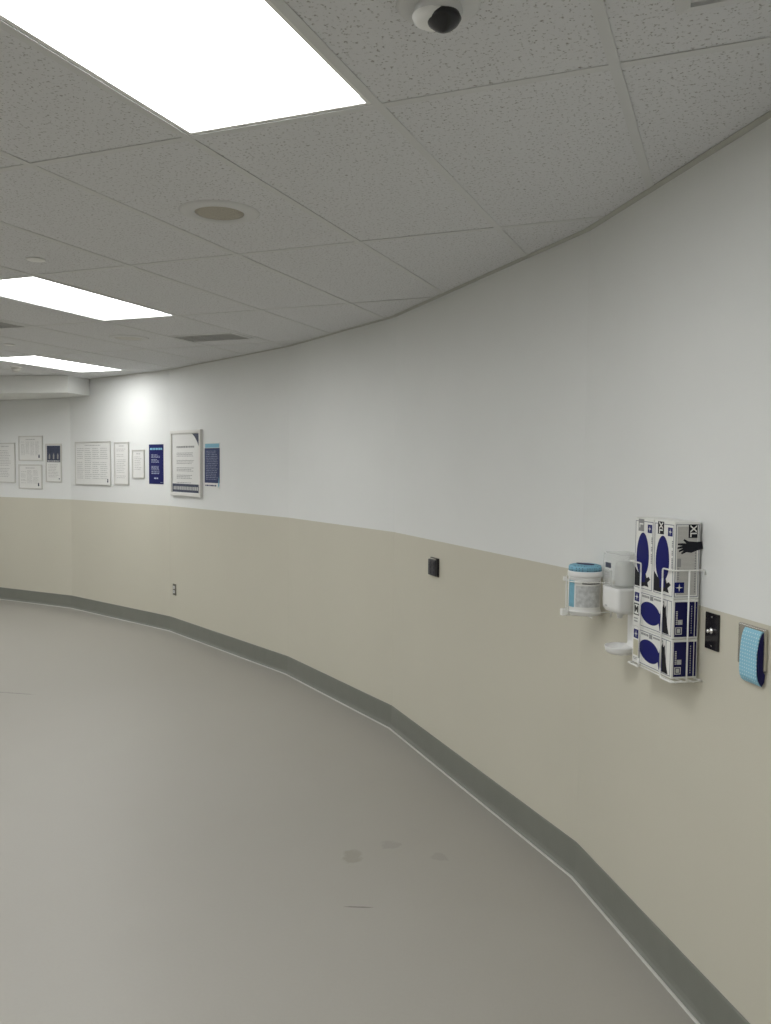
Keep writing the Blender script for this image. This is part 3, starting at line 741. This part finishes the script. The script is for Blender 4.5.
ho.tube([(-CR-.006, -CD, .006), (CR+.006, -CD, .006)], .0022); ho.tube([(0, -.003, .006), (0, -CD-CR-.004, .006)], .0022); ho.tube(rounded([(0, -CD-CR-.004, .006), (0, -CD-CR-.009, .012), (0, -CD-CR-.0085, .028)], .004), .0022)
ho.build('wire_frame', M['wire'], t)
bx, by = (CR+.014)*math.cos(math.pi*1.37), -CD+(CR+.014)*math.sin(math.pi*1.37)
tb = MB(); bx += .022; by -= .010; tb.box(bx-.016, bx+.008, by-.010, by+.010, .004, .030, bev=.003); tb.build('side_bracket', M['wire'], t)
tb = MB(); tb.box(bx-.004, bx+.006, by-.006, by+.006, .140, .156, bev=.003); tb.build('upper_clip', M['wire'], t)

t = wall_thing('wipes_canister', 'round white wipes canister with a blue lid and blue-edged label', 'canister', 5, CS, 1.1375)
loc, _ = on_wall(5, CS, 1.150, CD); t.location = loc
cb = MB(); cb.lathe([(.0005, 0), (CR-.006, 0), (CR-.001, .006), (CR-.001, .018), (CR-.003, .021), (CR-.003, .138), (CR-.001, .141), (CR-.001, .147), (.0005, .147)], (0, 0, 0), 56); cb.build('tub', M['plastic'], t)
def band(r, z0, z1, a0, a1, m_, name, parent, n=20):
    mb = MB()
    lo, hi = [], []
    for k in range(n+1):
        a_ = a0+(a1-a0)*k/n; c_, s_ = math.cos(a_), math.sin(a_)
        lo.append(((r*c_, r*s_, z0), ((r+.0006)*c_, (r+.0006)*s_, z0))); hi.append(((r*c_, r*s_, z1), ((r+.0006)*c_, (r+.0006)*s_, z1)))
    for k in range(n):
        (a, b_), (c, d) = lo[k], lo[k+1]; (e, f), (g_, h_) = hi[k], hi[k+1]
        mb.hexa([a, b_, d, c], [e, f, h_, g_])
    bmesh.ops.remove_doubles(mb.bm, verts=mb.bm.verts, dist=.00005)
    return mb.build(name, m_, parent)
# the camera sees the side around -60 degrees
R_ = math.radians
lb = band(CR-.0030, .024, .136, R_(-150), R_(60), M['paper'], 'label', t, 40)
band(CR-.0022, .032, .134, R_(-100), R_(-64), M['teal'], 'label_stripe', lb)
band(CR-.0022, .034, .116, R_(-58), R_(40), M['label'], 'label_picture', lb)
band(CR-.0022, .123, .132, R_(-34), R_(40), M['black'], 'label_heading', lb)
lid = MB(); lid.lathe([(.0005, .147), (CR+.001, .147), (CR+.003, .150), (CR+.003, .167), (CR+.001, .170), (.0005, .170)], (0, 0, 0), 56); lid.build('lid_rim', M['plastic'], t)
lid = MB(); lid.lathe([(.0005, .170), (CR-.000, .170), (CR-.001, .186), (CR-.004, .191), (CR-.014, .194), (.0005, .194)], (0, 0, 0), 56); lo_ = lid.build('lid', M['skyrib'], t)
sl = MB(); sl.prism(oval(0, 0, .040, .018, 28, tilt=.5), 'z', .1942, .1965); sl.build('lid_opening', M['deepnavy'], lo_)

# ------------------------------------------------------------------ world, camera
w = bpy.data.worlds.new('World'); bpy.context.scene.world = w; w.use_nodes = True
w.node_tree.nodes['Background'].inputs[0].default_value = (.5, .52, .55, 1); w.node_tree.nodes['Background'].inputs[1].default_value = .02
cam = bpy.data.cameras.new('camera'); co = bpy.data.objects.new('camera', cam); C.objects.link(co)
F = Vector((-.38123909, .9228657, -.05454955)); Rr = Vector((.92401219, .38225353, .00914953)); U = Vector((-.02929554, .04691629, .99846914))
m = Matrix((Rr, U, -F)).transposed().to_4x4(); m.translation = Vector((0, 0, H_EYE)); co.matrix_world = m
cam.sensor_fit = 'HORIZONTAL'; cam.sensor_width = 36; cam.lens = 836.326/771*36; cam.clip_start = .02
bpy.context.scene.camera = co
vs = bpy.context.scene.view_settings
vs.view_transform = 'Standard'; vs.look = 'None'; vs.gamma = 1; vs.use_curve_mapping = False; vs.exposure = .9
